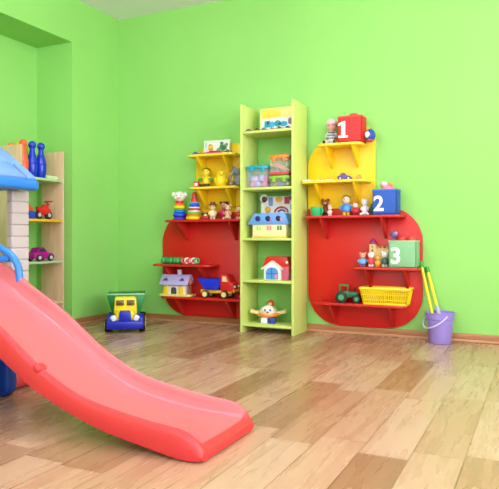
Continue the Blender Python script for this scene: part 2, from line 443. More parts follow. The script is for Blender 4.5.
for s in (-1, 1):
    g = G(mat('#e8e8f4', .2)); g.box((s * .085, -.128, .112), (.042, .02, .046), .01, rot=(0, s * .5, 0)); g.make('headlight', t)
    for y in (-.06, .22, .34):
        g = G(mat('#17191f', .6)); g.cyl((s * .128, y, .052), .052, .048, (0, PI / 2, 0), bev=.008, n=24); g.m(YL); g.cyl((s * .15, y, .052), .024, .012, (0, PI / 2, 0)); g.make('wheel', t)

# ------------------------------------------------------------------ wall shelves (two mirrored board units)
YEL = mat('#f8cc12', .42); YEL2 = mat('#f9d83a', .42); RDB = mat('#cf1712', .38); RDS = mat('#c8241d', .35)
def wall_unit(label, xr0, xr1, xy0, xy1, zr_top, zy_top, rr, ry, shelves):
    t = thing('wall_shelf', label, 'wall shelf', ((xr0 + xr1) / 2, -.012, 0)); ox = (xr0 + xr1) / 2
    g = G(RDB); g.prism([(a - ox, b) for a, b in rrect(xr0, xr1, .062, zr_top, rr, 14)], .018, bev=.002)
    g.make('back_panel', t)['label'] = 'red rounded back panel'
    g = G(YEL); out = rrect(xy0, xy1, zr_top, zy_top, ry, 14) if xr0 < 1 else \
        rrect(xy0, xy1, zr_top, zy_top, (0, 0, ry[2], 0), 14)[:-1] + [(xy0 + .5 * (1 - math.cos(q)), zy_top - .29 + .29 * math.sin(q)) for q in [PI / 2 * (1 - k / 16) for k in range(17)] if xy0 + .5 * (1 - math.cos(q)) < xy1 - ry[2]]
    g.prism([(a - ox, b) for a, b in out], .018, bev=.0015)
    g.make('back_panel', t)['label'] = 'yellow rounded back panel'
    for (x0, x1, z, yellow, bx) in shelves:
        g = G(YEL2 if yellow else RDS)
        g.prism([(a - ox, b) for a, b in rrect(x0, x1, -.19, -.0, (.05, .05, 0, 0), 6)], .018, 'z', c=(0, .003, z - .009), bev=.002)
        s = g.make('shelf', t); s['label'] = 'yellow shelf board' if yellow else 'red shelf board'
        for b in bx:
            g = G(YEL if yellow else RDS)
            g.prism([(.0, z - .018), (-.175, z - .018), (-.165, z - .035), (-.10, z - .095), (-.03, z - .165), (.0, z - .17)], .018, 'x', c=(b - ox, .003, 0), bev=.0015)
            g.make('bracket', s)
    return t
ZL = [1.402, 1.137, .872, .503, .236]; ZR = [1.417, 1.147, .886, .513, .247]
wall_unit('red and yellow wall shelf with rounded boards left of the green shelving', .493, 1.34, .828, 1.30, .935, 1.50, (.25, .12, 0, .25), (0, 0, .1, .14),
          [(.838, 1.275, ZL[0], 1, (.93, 1.17)), (.847, 1.30, ZL[1], 1, (.94, 1.2)), (.613, 1.34, ZL[2], 0, (.75, 1.22)), (.49, 1.055, ZL[3], 0, (.62, .95)), (.573, 1.34, ZL[4], 0, (.72, 1.2))])
wall_unit('red and yellow wall shelf with rounded boards right of the green shelving', 1.835, 2.70, 1.835, 2.362, .945, 1.565, (.25, .25, .25, 0), (0, 0, .12, .25),
          [(1.96, 2.30, ZR[0], 1, (2.03, 2.23)), (1.838, 2.335, ZR[1], 1, (1.95, 2.24)), (1.86, 2.585, ZR[2], 0, (1.99, 2.44)), (2.22, 2.70, ZR[3], 0, (2.33, 2.6)), (1.937, 2.615, ZR[4], 0, (2.06, 2.50))])

# ------------------------------------------------------------------ green shelving unit
LIME = wall_mat('lime_laminate', '#cfe07a', .02, .01)
gs = thing('shelving_unit', 'tall narrow lime green open shelving unit against the wall', 'shelving unit', (1.605, -.16, 0))
for x in (-.211, .211):
    g = G(LIME); g.box((x, 0, .872), (.02, .28, 1.744), .002); g.make('side_panel', gs)
ZG = [1.535, 1.105, .722, .402, .068]
for z in ZG:
    g = G(LIME); g.box((0, 0, z - .009), (.402, .278, .018), .0015); g.make('shelf', gs)
g = G(LIME); g.box((0, .11, .026), (.402, .016, .048), .001); g.make('plinth', gs)

# ------------------------------------------------------------------ small toys
def num_poly(ch, h):
    c = bpy.data.curves.new('numeral', 'FONT'); c.body = ch; c.size = h * 1.38; c.extrude = .0015; c.offset = h * .035; c.align_x = 'CENTER'
    o = bpy.data.objects.new('tmp', c); COL.objects.link(o); bpy.context.view_layer.update()
    me = bpy.data.meshes.new_from_object(o.evaluated_get(bpy.context.evaluated_depsgraph_get())); bpy.data.objects.remove(o)
    return me
def num_box(label, ch, loc, w, h, d, col, rim, extra=None):
    t = thing('storage_cube', label, 'storage box', loc, 0, None)
    m_ = mat(col, .6)
    g = G(m_)
    for s in (-1, 1):
        g.box((s * (w / 2 - .004), 0, h / 2), (.008, d, h), .003); g.box((0, s * (d / 2 - .004), h / 2), (w, .008, h), .003)
    g.box((0, 0, .005), (w, d, .01), .002); g.make('box_body', t)
    g = G(mat(rim, .6))
    for s in (-1, 1):
        g.box((s * (w / 2 - .003), 0, h - .004), (.012, d + .002, .012), .003); g.box((0, s * (d / 2 - .003), h - .004), (w + .002, .012, .012), .003)
    g.make('rim', t)
    W = mat('#f6f4ee', .5)
    if ch == '1':
        g = G(W); a = h * .62
        g.prism([(-.10 * a, 0), (-.30 * a, 0), (-.30 * a, .14 * a), (-.12 * a, .14 * a), (-.12 * a, .80 * a), (-.32 * a, .74 * a), (-.32 * a, .88 * a), (-.02 * a, 1.02 * a), (.13 * a, 1.02 * a), (.13 * a, .14 * a), (.30 * a, .14 * a), (.30 * a, 0)], .004, c=(-w * .27, -d / 2 - .002, h * .18))
        o = g.make('numeral', t)
    else:
        me = num_poly(ch, h * .60); me.materials.clear(); me.materials.append(W)
        o = bpy.data.objects.new('numeral', me); COL.objects.link(o); o.parent = t
        o.location = (-w * .24, -d / 2 - .0018, h * .17); o.rotation_euler = (PI / 2, 0, 0)
    o['label'] = 'white numeral ' + ch
    return t
Y1 = -.105
num_box('red fabric storage cube with white numeral 1 on the top yellow shelf', '1', (2.213, -.115, ZR[0]), .175, .19, .14, '#e02a2c', '#ee5a46')
num_box('blue fabric storage cube with white numeral 2 beside the small figures', '2', (2.465, -.112, ZR[2]), .17, .18, .14, '#2456b4', '#3f78d8')
num_box('mint green fabric storage cube with white numeral 3 on short red shelf', '3', (2.59, -.112, ZR[3]), .19, .19, .14, '#86bf8a', '#9ccc98')
def ball(label, c, x, y, z, r, group=None, name='toy_ball', c2=None, rot=.4):
    g = G(c); g.ell((0, 0, r), r, n=18)
    if c2: g.m(c2); g.lathe([(r * .985 * math.cos(a), r * 1.015 * math.sin(a)) for a in (-.35, -.2, 0, .2, .35)] , (0, 0, r), (rot, .3, 0)); 
    return solo(name, label, 'ball', g, (x, y, z), 0, group)
def rball(label, c, x, y, zc, r): # rests in a box
    g = G(c); g.ell((0, 0, r), r, n=16); solo('toy_ball', label, 'ball', g, (x, y, zc - r))
rball('large red ball filling the red cube numbered 1', '#ea3a30', 2.225, -.115, ZR[0] + .160, .060)
rball('red ball at the left in the mint cube numbered 3', '#e23030', 2.575, -.12, ZR[3] + .197, .032)
rball('red ball at the right in the mint cube numbered 3', '#e84038', 2.64, -.115, ZR[3] + .198, .030)
g = G('#7a5a94'); g.ell((0, 0, .08), (.03, .02, .024), (0, .5, 0)); g.tube([(0, 0, -.06), (.0, 0, .07)], .009); g.m('#b8a8c4'); g.ell((.014, -.012, .09), (.014, .012, .014))
solo('toy_maraca', 'purple grey rattle sticking out of the mint cube, left side', 'toy', g, (2.515, -.10, ZR[3] + .152), 0)
g = G('#e88aa0'); g.ell((0, 0, .0), (.048, .038, .042)); g.m('#f6c4c8'); g.ell((-.02, -.02, .03), (.026, .022, .024)); g.m('#f2a03c'); g.ell((.03, -.02, .028), (.017, .017, .015))
solo('soft_toy', 'pink soft toy poking out of the blue cube numbered 2', 'soft toy', g, (2.47, -.112, ZR[2] + .19))
g = G('#2446a8'); g.ell((0, 0, .05), (.035, .05, .05)); g.m('#e8ecf4'); g.ell((-.012, -.032, .052), (.024, .024, .026)); g.m('#c83a48'); g.ell((0, -.02, .012), (.026, .03, .012))
solo('toy_ball', 'blue and white ball squeezed beside the red cube', 'ball', g, (2.345, -.10, ZR[0])); 

# generic small figure, built facing -Y
def figure(name, label, cat, loc, h, skin, top, bottom, hair=None, hat=None, ears=None, rz=.3, wide=1.0, shoes=None, group=None, seated=False, muzzle=None):
    t = thing(name, label, cat, loc, rz, group); k = h
    hr = .2 * k
    g = G(top); w = wide
    g.lathe([(0, .18 * k), (.17 * k * w, .19 * k), (.2 * k * w, .28 * k), (.17 * k * w, .42 * k), (.11 * k * w, .55 * k), (.07 * k, .60 * k), (0, .6 * k)], n=14)
    for s in (-1, 1): g.tube([(s * .11 * k * w, 0, .52 * k), (s * .2 * k * w, -.03 * k, .42 * k), (s * .2 * k * w, -.1 * k, .32 * k)], [.055 * k, .05 * k, .04 * k], 8)
    g.make('body', t)
    g = G(skin)
    g.ell((0, 0, .76 * k), (hr, hr * .92, hr)); g.ell((0, -hr * .93, .745 * k), (.028 * k, .03 * k, .024 * k), n=8)
    if muzzle: g.m(muzzle); g.ell((0, -hr * .75, .71 * k), (hr * .5, hr * .4, hr * .35), n=10)
    hd = g.make('head', t)
    for s in (-1, 1): g = G('#201a1a'); g.ell((s * hr * .38, -hr * .86, .79 * k), .022 * k, n=8); g.make('eye', hd)
    g = G(bottom)
    for s in (-1, 1):
        if seated:
            g.tube([(s * .08 * k, 0, .16 * k), (s * .14 * k, -.2 * k, .10 * k), (s * .2 * k, -.42 * k, .065 * k)], [.085 * k, .075 * k, .055 * k], 8)
            g.m(shoes or bottom); g.ell((s * .21 * k, -.46 * k, .075 * k), (.06 * k, .06 * k, .075 * k), n=8); g.m(bottom)
        else:
            g.tube([(s * .09 * k, 0, .26 * k), (s * .09 * k, 0, .05 * k)], [.08 * k, .07 * k], 8)
            g.m(shoes or bottom); g.ell((s * .09 * k, -.04 * k, .045 * k), (.075 * k, .11 * k, .045 * k), n=8); g.m(bottom)
    if seated: g.ell((0, 0, .17 * k), (.19 * k, .16 * k, .16 * k))
    g.make('legs', t)
    if hair:
        g = G(hair); g.ell((0, .045 * k, .80 * k), (hr * 1.08, hr * .98, hr * .98)); g.make('hair', t)
    if hat:
        g = G(hat); g.lathe([(0, .9 * k), (hr * 1.5, .88 * k), (hr * 1.5, .92 * k), (hr * .8, .93 * k), (hr * .8, 1.06 * k), (0, 1.08 * k)], n=14); g.make('hat', t)
    if ears:
        kind, ec = ears
        for s in (-1, 1):
            g = G(ec)
            if kind == 'long': g.ell((s * .09 * k, 0, 1.0 * k), (.045 * k, .03 * k, .14 * k))
            elif kind == 'cat': g.lathe([(0, .12 * k), (.03 * k, .06 * k), (.07 * k, 0), (0, -.01 * k)], (s * .12 * k, 0, .9 * k), (0, s * .35, 0), 10)
            else: g.ell((s * .17 * k, 0, .92 * k), (.085 * k, .05 * k, .085 * k))
            g.make('ear', t)
    return t

# ---- left unit, top yellow shelf
t = thing('picture_book', 'white picture book standing upright on the top left yellow shelf', 'book', (1.06, -.075, ZL[0]), .06)
g = G('#f4f2e8'); g.box((0, 0, .062), (.235, .014, .124), .002, rot=(-.10, 0, 0)); g.make('cover', t)
g = G('#f0c060')
def onc(x, z, w, h, c, sh=0):
    g.m(c); g.ell((x, -.0075 + (z - .062) * .1, z), (w / 2, .0022, h / 2), (-.10, sh, 0), n=12)
onc(-.055, .072, .05, .05, '#f2c45a'); onc(-.05, .05, .045, .03, '#e88a4c'); onc(-.06, .085, .02, .02, '#d86a40'); onc(.045, .075, .03, .07, '#4a8a50', .3); onc(.06, .058, .07, .045, '#3d7a4c'); onc(.03, .045, .06, .03, '#7aa86a')
onc(.085, .08, .04, .03, '#6a9a70', -.4); onc(-.095, .09, .02, .05, '#bcd8e8'); onc(0, .028, .18, .02, '#e0708a'); onc(.04, .10, .02, .02, '#3a6a90')
g.make('cover_picture', t)
g = G('#d03a58'); g.box((0, 0, .008), (.16, .04, .016), .004); g.m('#8a2c50'); g.box((.02, 0, .02), (.09, .03, .010), .003)
solo('toy_train', 'flat crimson toy lying in front of the white picture book', 'toy', g, (1.06, -.145, ZL[0]), .05)
toy_car('toy_car', 'tiny dark purple toy car at the left end of the top left shelf', (.893, -.125, ZL[0]), .3, .062, '#3c2a70', '#5a3c94')
toy_car('toy_car', 'tiny crimson toy car beside the dark purple one', (.952, -.13, ZL[0]), .3, .05, '#c23048', '#8c2c3c')
toy_car('toy_car', 'tiny dark green toy car at the right end of the book', (1.20, -.14, ZL[0]), .3, .062, '#2c5a34', '#54432a')
# ---- left unit, second yellow shelf
t = figure('toy_clown', 'small yellow doll with dark green ring of hair and green sleeves', 'doll', (.975, -.10, ZL[1]), .165, '#f4d43c', '#f2cc20', '#6a4a3a', hair='#2c5a2c', seated=True, shoes='#3a3030', wide=1.1)
g = G('#3aa83a')
for s in (-1, 1): g.ell((s * .045, -.03, .065), (.02, .018, .014), (0, s * .6, 0))
g.make('mitten', t)
g = G('#d82c28'); g.box((0, 0, .026), (.04, .04, .052), .004); g.m('#f2efe6'); g.box((0, -.0205, .026), (.026, .003, .024), .001)
solo('toy_block', 'small red toy block with white face at the left end of the second yellow shelf', 'toy block', g, (.895, -.12, ZL[1]), .2)
t = thing('toy_chick', 'round bright yellow egg shaped chick toy on the second yellow shelf', 'toy', (1.115, -.10, ZL[1]), .45)
g = G('#f8de26'); g.lathe([(0, 0), (.03, .0), (.047, .02), (.052, .05), (.046, .078), (.04, .09), (.038, .105), (.026, .126), (0, .134)]); g.make('body', t)
g = G('#f08a20'); g.ell((0, -.040, .092), (.010, .012, .006)); g.make('beak', t)
g = G('#2a2020')
for s in (-1, 1): g.ell((s * .014, -.036, .103), .0045, n=8)
g.make('eye', t)
g = G('#f2cc18')
for s in (-1, 1): g.ell((s * .048, -.008, .055), (.01, .02, .026))
g.make('wing', t)
t = thing('toy_elephant', 'grey soft elephant toy leaning by the green shelving unit', 'soft toy', (1.262, -.10, ZL[1]), .1)
g = G(mat('#8a8890', .8)); g.ell((.01, 0, .055), (.045, .04, .055)); g.ell((.0, -.02, .115), (.034, .034, .036)); g.tube([(-.01, -.05, .115), (-.03, -.065, .085), (-.045, -.06, .05)], [.015, .012, .009], 8)
for s in (-1, 1): g.ell((s * .03, -.04, .02), (.018, .03, .02))
g.make('body', t)
for s in (-1, 1):
    g = G(mat('#76747e', .8)); g.ell((s * .032, .0, .135), (.022, .01, .032), (0, s * .4, 0)); g.make('ear', t)
# ---- left unit, long red shelf
def rings(label, name, loc, specs, rz=.4):
    t = thing(name, label, 'stacking toy', loc, rz); z = 0
    for c, r, h in specs:
        g = G(mat(c, .25)); q = h / 2
        g.lathe([(0, z)] + [(r - q + q * math.sin(a), z + q - q * math.cos(a)) for a in [PI * k / 8 for k in range(9)]] + [(0, z + h)], n=26); g.make('ring', t); z += h
    return t, z
t, z = rings('rainbow ring stacker topped with a white smiling head, leftmost on the long red shelf', 'ring_stacker', (.715, -.10, ZL[2]),
             [('#5a35b8', .048, .026), ('#1f4fe0', .056, .034), ('#2a7ae0', .05, .022), ('#3cb84a', .044, .014), ('#f6dc1e', .05, .028), ('#f08020', .042, .016), ('#e02c2c', .036, .022)])
g = G('#f4efe4'); g.ell((0, 0, z + .038), (.052, .042, .042), n=18); g.m('#2a2020')
for s in (-1, 1): g.ell((s * .017, -.038, z + .045), .0055, n=8)
g.m('#e04a4a'); g.tube([(-.018, -.039, z + .028), (0, -.044, z + .020), (.018, -.039, z + .028)], .003, 6); g.make('head', t)
for s in (-1, 1):
    g = G('#f4efe4'); g.ell((s * .05, 0, z + .054), (.017, .013, .021)); g.make('ear', t)
t, z = rings('rainbow ring pyramid with a red cone top on the long red shelf', 'ring_stacker', (.86, -.10, ZL[2]),
             [('#f2d21e', .072, .03), ('#f08a1c', .066, .014), ('#78c040', .060, .022), ('#f4f0e8', .055, .012), ('#d63a30', .052, .018), ('#e8eef4', .047, .012), ('#2250d0', .044, .028), ('#6ab8e8', .036, .014)])
g = G(mat('#d62420', .3)); g.lathe([(0, z), (.03, z), (.031, z + .012), (.019, z + .045), (.021, z + .055), (.017, z + .078), (0, z + .086)]); g.make('cone_top', t)
g = G('#3c9a48'); g.prism([(-.05, 0), (.05, 0), (-.03, .07)], .02, bev=.003)
solo('toy_block', 'green wedge block right behind the ring pyramid', 'toy block', g, (.963, -.055, ZL[2]), .1)
g = G('#b01a1a'); g.box((0, 0, .018), (.07, .04, .036), .008); g.m('#f0e0c8'); g.ell((.01, -.018, .036), (.014, .01, .008))
solo('toy_crate', 'small dark red toy box in front of the green wedge', 'toy', g, (.975, -.125, ZL[2]), .2)
GRP = None
figure('toy_doll', 'small cream doll with a wide brown hat on the long red shelf', 'doll', (1.038, -.105, ZL[2]), .135, '#efd6ae', '#efe2b4', '#ecdcae', hair='#5a2c1c', hat='#6a2c1c', wide=1.1)
figure('toy_doll', 'small doll with black curly hair and magenta dress', 'doll', (1.122, -.07, ZL[2]), .15, '#c88a68', '#c8245a', '#a01c44', hair='#2c1c18', ears=('round', '#2c1c18'))
figure('toy_bear', 'small pinkish cream bear with a red bib on the long red shelf', 'toy bear', (1.18, -.105, ZL[2]), .125, '#eec6a4', '#e8b890', '#f0dcc0', ears=('round', '#e4b48c'), seated=True, muzzle='#f8e8d8')
figure('toy_doll', 'small cream and red doll half hidden by the green shelving', 'doll', (1.272, -.10, ZL[2]), .11, '#f0ceb0', '#c83028', '#f0e4cc', hair='#a85a38')
# ---- left unit, short red shelf
t = thing('toy_caterpillar', 'green segmented toy caterpillar on the short left red shelf', 'toy', (.655, -.10, ZL[3]), .1)
for k in range(6):
    g = G(mat('#1f9a48' if k % 2 else '#2cb058', .3)); g.ell((-.09 + .034 * k, 0, .029), (.024, .028, .028)); g.make('segment', t)
g = G('#186a34')
for k in range(6): g.cyl((-.09 + .034 * k, 0, .053), .008, .012)
g.make('stud', t)
t = thing('toy_ring_chain', 'chain of green, white and red rings beside the green caterpillar', 'toy chain', (.82, -.11, ZL[3]), .1)
for k, c in enumerate(('#d83a30', '#eef0e8', '#d83a30', '#e8ecdc', '#3aa050')):
    g = G(mat(c, .3)); g.torus((-.055 + .03 * k, .008 * (k % 2), .029), .021, .0065, (PI / 2 if k % 2 else 1.2, 0, .3)); g.make('ring', t)
# ---- left unit, bottom red shelf
t = thing('toy_house', 'toy house with lavender roof and yellow doors on the lowest left red shelf', 'toy house', (.70, -.105, ZL[4]), .12)
g = G('#e4e07a'); g.prism(rrect(-.15, .15, -.075, .075, (.04,) * 4), .016, 'z', c=(0, 0, .008), bev=.003); g.make('base', t)
g = G('#f0ecdc'); g.box((-.01, 0, .058), (.20, .10, .086), .004)
g.prism([(-.05, .1), (.05, .1), (0, .16)], .19, 'x', c=(-.01, 0, 0)); g.make('walls', t)
for x in (-.085, .055): g = G('#f2cc20'); g.prism([(x - .022, .018), (x + .022, .018), (x + .018, .085), (x - .018, .085)], .012, c=(0, -.055, 0), bev=.003); g.make('door', t)
g = G('#4a4a58'); g.prism(rrect(-.035, .012, .018, .075, (0, 0, .02, .02), 6), .008, c=(0, -.051, 0)); g.make('doorway', t)
for s in (-1, 1):
    g = G(mat('#b4aadc', .4)); g.box((-.005, s * .045, .135), (.26, .108, .012), .004, rot=(s * -.85, 0, 0)); r_ = g.make('roof_panel', t)
    if s < 0:
        for x in (-.075, 0.0, .075): g = G('#473e78'); g.prism([(-.024, -.012), (.024, -.012), (0, .018)], .004, c=(x - .005, -.061, .132 + (.01 if x else -.01)), rot=(.85 - PI / 2 + .0, 0, 0)); g.make('skylight', t)
g = G('#d8d0f0'); g.box((.02, 0, .195), (.032, .03, .05), .005); g.make('chimney', t)
g = G('#8a4a3a'); g.tube([(.13, -.03, .016), (.13, -.03, .12)], .009); g.m('#a85848'); g.ell((.13, -.03, .12), (.026, .024, .03)); g.make('tree', t)

t = thing('toy_dump_truck', 'toy dump truck with blue bed and red cab on the lowest left red shelf', 'toy truck', (1.085, -.105, ZL[4]), .05)
for x in (-.085, .085):
    for y in (-.055, .055):
        g = G(mat('#3a3028', .6)); g.cyl((x, y, .031), .031, .03, (PI / 2, 0, 0), bev=.005); g.m('#f2e08a'); g.cyl((x, y, .031), .021, .034, (PI / 2, 0, 0)); g.make('wheel', t)
g = G('#f0c83a'); g.box((0, 0, .052), (.28, .075, .028), .005); g.make('chassis', t)
g = G('#1c2ed0'); g.prism([(-.16, .155), (.03, .155), (.045, .175), (.04, .085), (.02, .068), (-.09, .068)], .125, bev=.004); g.m('#1420a0'); g.box((-.065, 0, .157), (.16, .105, .003)); g.make('bed', t)
g = G('#dc2420'); g.prism([(.048, .06), (.048, .185), (.06, .195), (.105, .192), (.135, .13), (.165, .118), (.17, .06)], .115, bev=.006); g.make('cab', t)
g = G('#f2d8a0'); g.prism([(.066, .135), (.068, .178), (.098, .176), (.116, .135)], .119); g.make('window', t)
g = G('#f6b828'); g.box((.168, 0, .062), (.016, .12, .022), .004); g.m('#f4f0e0')
for s in (-1, 1): g.ell((.168, s * .04, .095), .011, n=8)
g.make('bumper', t)

# ---- green unit, top shelf
t = thing('toy_box', 'pale yellow toy carton with a cyan picture on top of the green shelving', 'box', (1.645, -.13, ZG[0]), -.03)
g = G(mat('#f4e88e', .5)); g.box((0, 0, .094), (.30, .09, .188), .003); g.make('carton', t)
g = G(mat('#e8f2f4', .5)); g.box((.0, -.0455, .058), (.27, .002, .095), .0005)
g.m('#f2d848'); g.box((-.05, -.0455, .146), (.16, .002, .06), .0005)
g.m('#1ea0b4'); g.box((-.085, -.047, .065), (.05, .002, .05), .0005); g.ell((.0, -.0465, .065), (.03, .002, .024)); g.m('#4aa8e0'); g.ell((.05, -.0465, .058), (.035, .002, .02)); g.ell((-.045, -.0465, .055), (.02, .002, .03))
g.m('#e07a70'); g.box((.0, -.047, .018), (.2, .002, .014), .0005); g.m('#8a70a0'); g.ell((.105, -.0465, .075), (.018, .002, .026)); g.m('#2a4a60'); g.ell((-.08, -.0485, .075), (.012, .002, .014)); g.ell((.02, -.0485, .06), (.012, .002, .01))
g.make('printed_front', t)
cars = [('#7a3a34', '#5a2c2c', 'tiny maroon toy car at the left end of the top green shelf'), ('#b04a44', '#70383c', 'tiny brick red toy car, second from the left on the top green shelf'),
        ('#44506a', '#303848', 'tiny slate blue toy car in front of the yellow carton, left side'), ('#c86058', '#e0c8b8', 'tiny coral toy car in front of the middle of the yellow carton'),
        ('#4a3a44', '#8a5a5a', 'tiny dark plum toy car in front of the yellow carton, right of the coral one'), ('#8c4a40', '#403438', 'tiny brown toy car at the right end of the top green shelf')]
for k, (c, r, lab) in enumerate(cars):
    toy_car('toy_car', lab, (1.437 + .063 * k, -.235 + .012 * (k % 2), ZG[0]), .2 * (-1) ** k, .056, c, r, group='tiny toy cars on the top green shelf')
# ---- green unit, second shelf
def bin_(label, loc, w, d, h, lidc, band=None, rz=0, tint='#dfe6ee', alpha=.16, tw=1.0):
    t = thing('storage_tub', label, 'storage tub', loc, rz)
    m_ = mat(tint, .12, alpha)
    g = G(m_)
    for s in (-1, 1):
        g.box((s * (w / 2 - .0025), 0, h / 2), (.004, d, h), .001); g.box((0, s * (d / 2 - .0025), h / 2), (w - .01, .004, h), .001)
    g.box((0, 0, .003), (w - .01, d - .01, .005)); g.make('tub_wall', t)
    g = G(mat(lidc, .3)); g.box((0, 0, h + .007), (w + .016, d + .014, .022), .006); g.box((0, 0, h + .02), (w * .8, d * .8, .012), .004)
    g.make('lid', t)
    for s in (-1, 1):
        g = G(mat(lidc, .3)); g.box((s * (w / 2) * .55, -d / 2 - .005, h - .012), (.028, .006, .034), .002); g.make('latch', t)
    if band:
        g = G(mat(band, .3)); g.box((0, 0, .010), (w + .006, d + .006, .02), .004); g.make('base_band', t)
    return t
BT = bin_('clear tub with teal lid holding pink and lavender toys on the green shelving', (1.508, -.18, ZG[1]), .17, .15, .15, '#16a2b4')
fills = [('#f08cc4', -.05, -.03, 0), ('#c9a4ec', -.01, -.04, .0), ('#ec5ca8', .045, -.03, 0), ('#b8c8f4', -.05, .03, 0), ('#f2a0cc', .04, .035, 0), ('#d9b8f2', -.03, -.035, .04), ('#b0a4f0', .02, -.035, .045), ('#e860b0', .055, -.02, .04), ('#a8c0f0', -.055, -.02, .045)]
for k, (c, x, y, z) in enumerate(fills):
    g = G(c); g.ell((0, 0, .025), (.027, .024, .026), n=12)
    solo('plastic_bead', ['pink', 'lavender', 'hot pink', 'pale blue', 'rose', 'lilac', 'violet', 'magenta', 'powder blue'][k] + ' plastic bead inside the teal lidded tub', 'bead', g, (1.508 + x, -.18 + y, ZG[1] + .006 + z), 0, 'beads in the teal lidded tub')
bin_('lower clear tub with lime green lid under the orange lidded tub', (1.688, -.18, ZG[1]), .150, .14, .068, '#8cc83c', tint='#f0e6c8')
g = G('#4a5ad0'); g.ell((0, 0, .022), (.045, .04, .022)); g.m('#f2b890'); g.ell((-.05, -.01, .02), (.014, .02, .016)); g.m('#f4f0e4'); g.ell((.052, -.02, .022), .014)
solo('toy_dishes', 'blue and peach toy dishes inside the lime lidded tub', 'toy', g, (1.688, -.18, ZG[1] + .007))
ZT = ZG[1] + .068 + .026
bin_('clear tub with orange lid and red base stacked on the lime lidded tub', (1.688, -.18, ZT), .150, .14, .128, '#f08a24', band='#e04848', tint='#f2e0dc')
for k, (c, x, lab) in enumerate((('#f2a070', -.02, 'orange toy stick inside the orange lidded tub'), ('#f2dcc0', .02, 'cream toy stick inside the orange lidded tub'), ('#e05a78', .0, 'rose toy stick low inside the orange lidded tub'))):
    g = G(c); g.box((0, 0, 0), (.125 if k < 2 else .11, .016, .016), .004, rot=(0, (.45, .5, 0)[k], 0))
    solo('toy_stick', lab, 'toy stick', g, (1.688 + x * .4, -.215 + .022 * k, ZT + (.062, .062, .022)[k]), 0, 'sticks in the orange lidded tub')
g = G('#a890d8'); g.ell((0, 0, .024), (.024, .024, .024)); solo('plastic_bead', 'lilac bead at the left inside the orange lidded tub', 'bead', g, (1.645, -.16, ZT + .01))
# ---- green unit, third shelf
t = thing('shape_puzzle', 'white bear shaped puzzle board with coloured pieces leaning at the back of the green shelving', 'puzzle', (1.620, -.095, ZG[2]), 0)
def leanp(g, *a, **k): pass
g = G('#f0ecec'); g.prism(rrect(-.15, .165, .15, .325, (.05, .05, .06, .06)), .014, bev=.003)
g.cyl((-.125, 0, .31), .034, .014, (PI / 2, 0, 0), n=24, bev=.002); g.cyl((.125, 0, .31), .034, .014, (PI / 2, 0, 0), n=24, bev=.002); g.box((0, 0, .08), (.20, .014, .16), .003)
g.make('board', t)
def piece(c, x, z, w, h, kind='e'):
    g = G(c)
    if kind == 'e': g.ell((x, -.008, z), (w, .006, h))
    else: g.box((x, -.009, z), (2 * w, .008, 2 * h), .004)
    g.make('puzzle_piece', t)
piece('#5a2420', -.122, .305, .020, .022); piece('#6f92d8', -.065, .285, .018, .034, 'b'); piece('#e8ac34', .005, .30, .028, .024); piece('#c42c50', .072, .292, .022, .028, 'b')
piece('#f0a83c', -.09, .222, .026, .026); piece('#3c9c78', .115, .24, .014, .02, 'b')
g = G('#c84c44'); g.tube([(-.03 + .055 * (1 - math.cos(a)), -.009, .2 + .04 * math.sin(a)) for a in [PI * k / 8 for k in range(9)]], .008, 8); g.make('puzzle_piece', t)
g = G('#7a4aa0'); g.tube([(.0 + .028 * (1 - math.cos(a)), -.009, .2 + .018 * math.sin(a)) for a in [PI * k / 8 for k in range(9)]], .007, 8); g.make('puzzle_piece', t)
t = thing('toy_house', 'cream toy house with a blue roof on the third shelf of the green shelving', 'toy house', (1.606, -.185, ZG[2]), 0)
g = G('#f2e8b0'); g.box((.0, 0, .058), (.28, .13, .10), .004); g.make('walls', t)
g = G('#f0c060'); g.box((0, 0, .008), (.29, .14, .016), .004); g.make('base', t)
g = G(mat('#6c9ee8', .35)); g.prism([(-.182, .102), (.165, .102), (.135, .188), (-.12, .188)], .15, bev=.006); g.make('roof', t)
for k, x in enumerate((-.085, 0.0, .085)):
    g = G('#172a68'); g.ell((x - .005, -.076, .147), (.023, .004, .021), (0, .5, 0)); g.make('dormer_window', t)
    g = G(('#b8d878', '#e08a90', '#6a8850')[k]); g.box((x, -.066, .076), (.038, .004, .032), .001); g.m('#f2e8b0'); g.box((x, -.0665, .076), (.004, .006, .034)); g.make('window', t)
g = G('#e07888'); g.ell((.018, -.08, .138), (.008, .004, .010)); g.ell((.1, -.08, .140), (.006, .004, .014)); g.make('flower', t)
# ---- green unit, fourth shelf
t = thing('toy_house', 'white toy house with a red gabled roof on the fourth shelf of the green shelving', 'toy house', (1.635, -.17, ZG[3]), 0)
g = G('#f4f2f0'); g.prism([(-.085, 0), (.055, 0), (.055, .10), (-.015, .148), (-.085, .10)], .11, bev=.003); g.make('walls', t)
g = G('#e86a8c'); g.box((.083, .012, .052), (.055, .085, .104), .004); g.make('side_wing', t)
g = G(mat('#e22a20', .35)); g.prism([(-.115, .085), (-.1, .083), (-.015, .138), (.06, .09), (.125, .092), (.095, .178), (-.075, .178)], .10, c=(0, .02, 0), bev=.005); g.m('#e8e4e4')
for s in (-1, 1): g.box((-.015 + s * .045, -.0555, .112), (.108, .010, .013), .003, rot=(0, s * .60, 0))
g.make('roof', t)
g = G(mat('#5a9ce0', .3)); g.prism(rrect(-.065, .035, .006, .095, (0, 0, .04, .04), 8), .006, c=(0, -.057, 0)); g.m('#3058b0')
g.box((-.015, -.061, .05), (.005, .004, .088)); g.box((-.015, -.061, .05), (.095, .004, .005)); g.m('#f08cb0'); g.ell((.02, -.061, .03), (.012, .004, .02)); g.make('door', t)
g = G('#f4f0e0'); g.ell((.10, -.04, .135), (.012, .006, .012)); g.make('roof_flower', t)
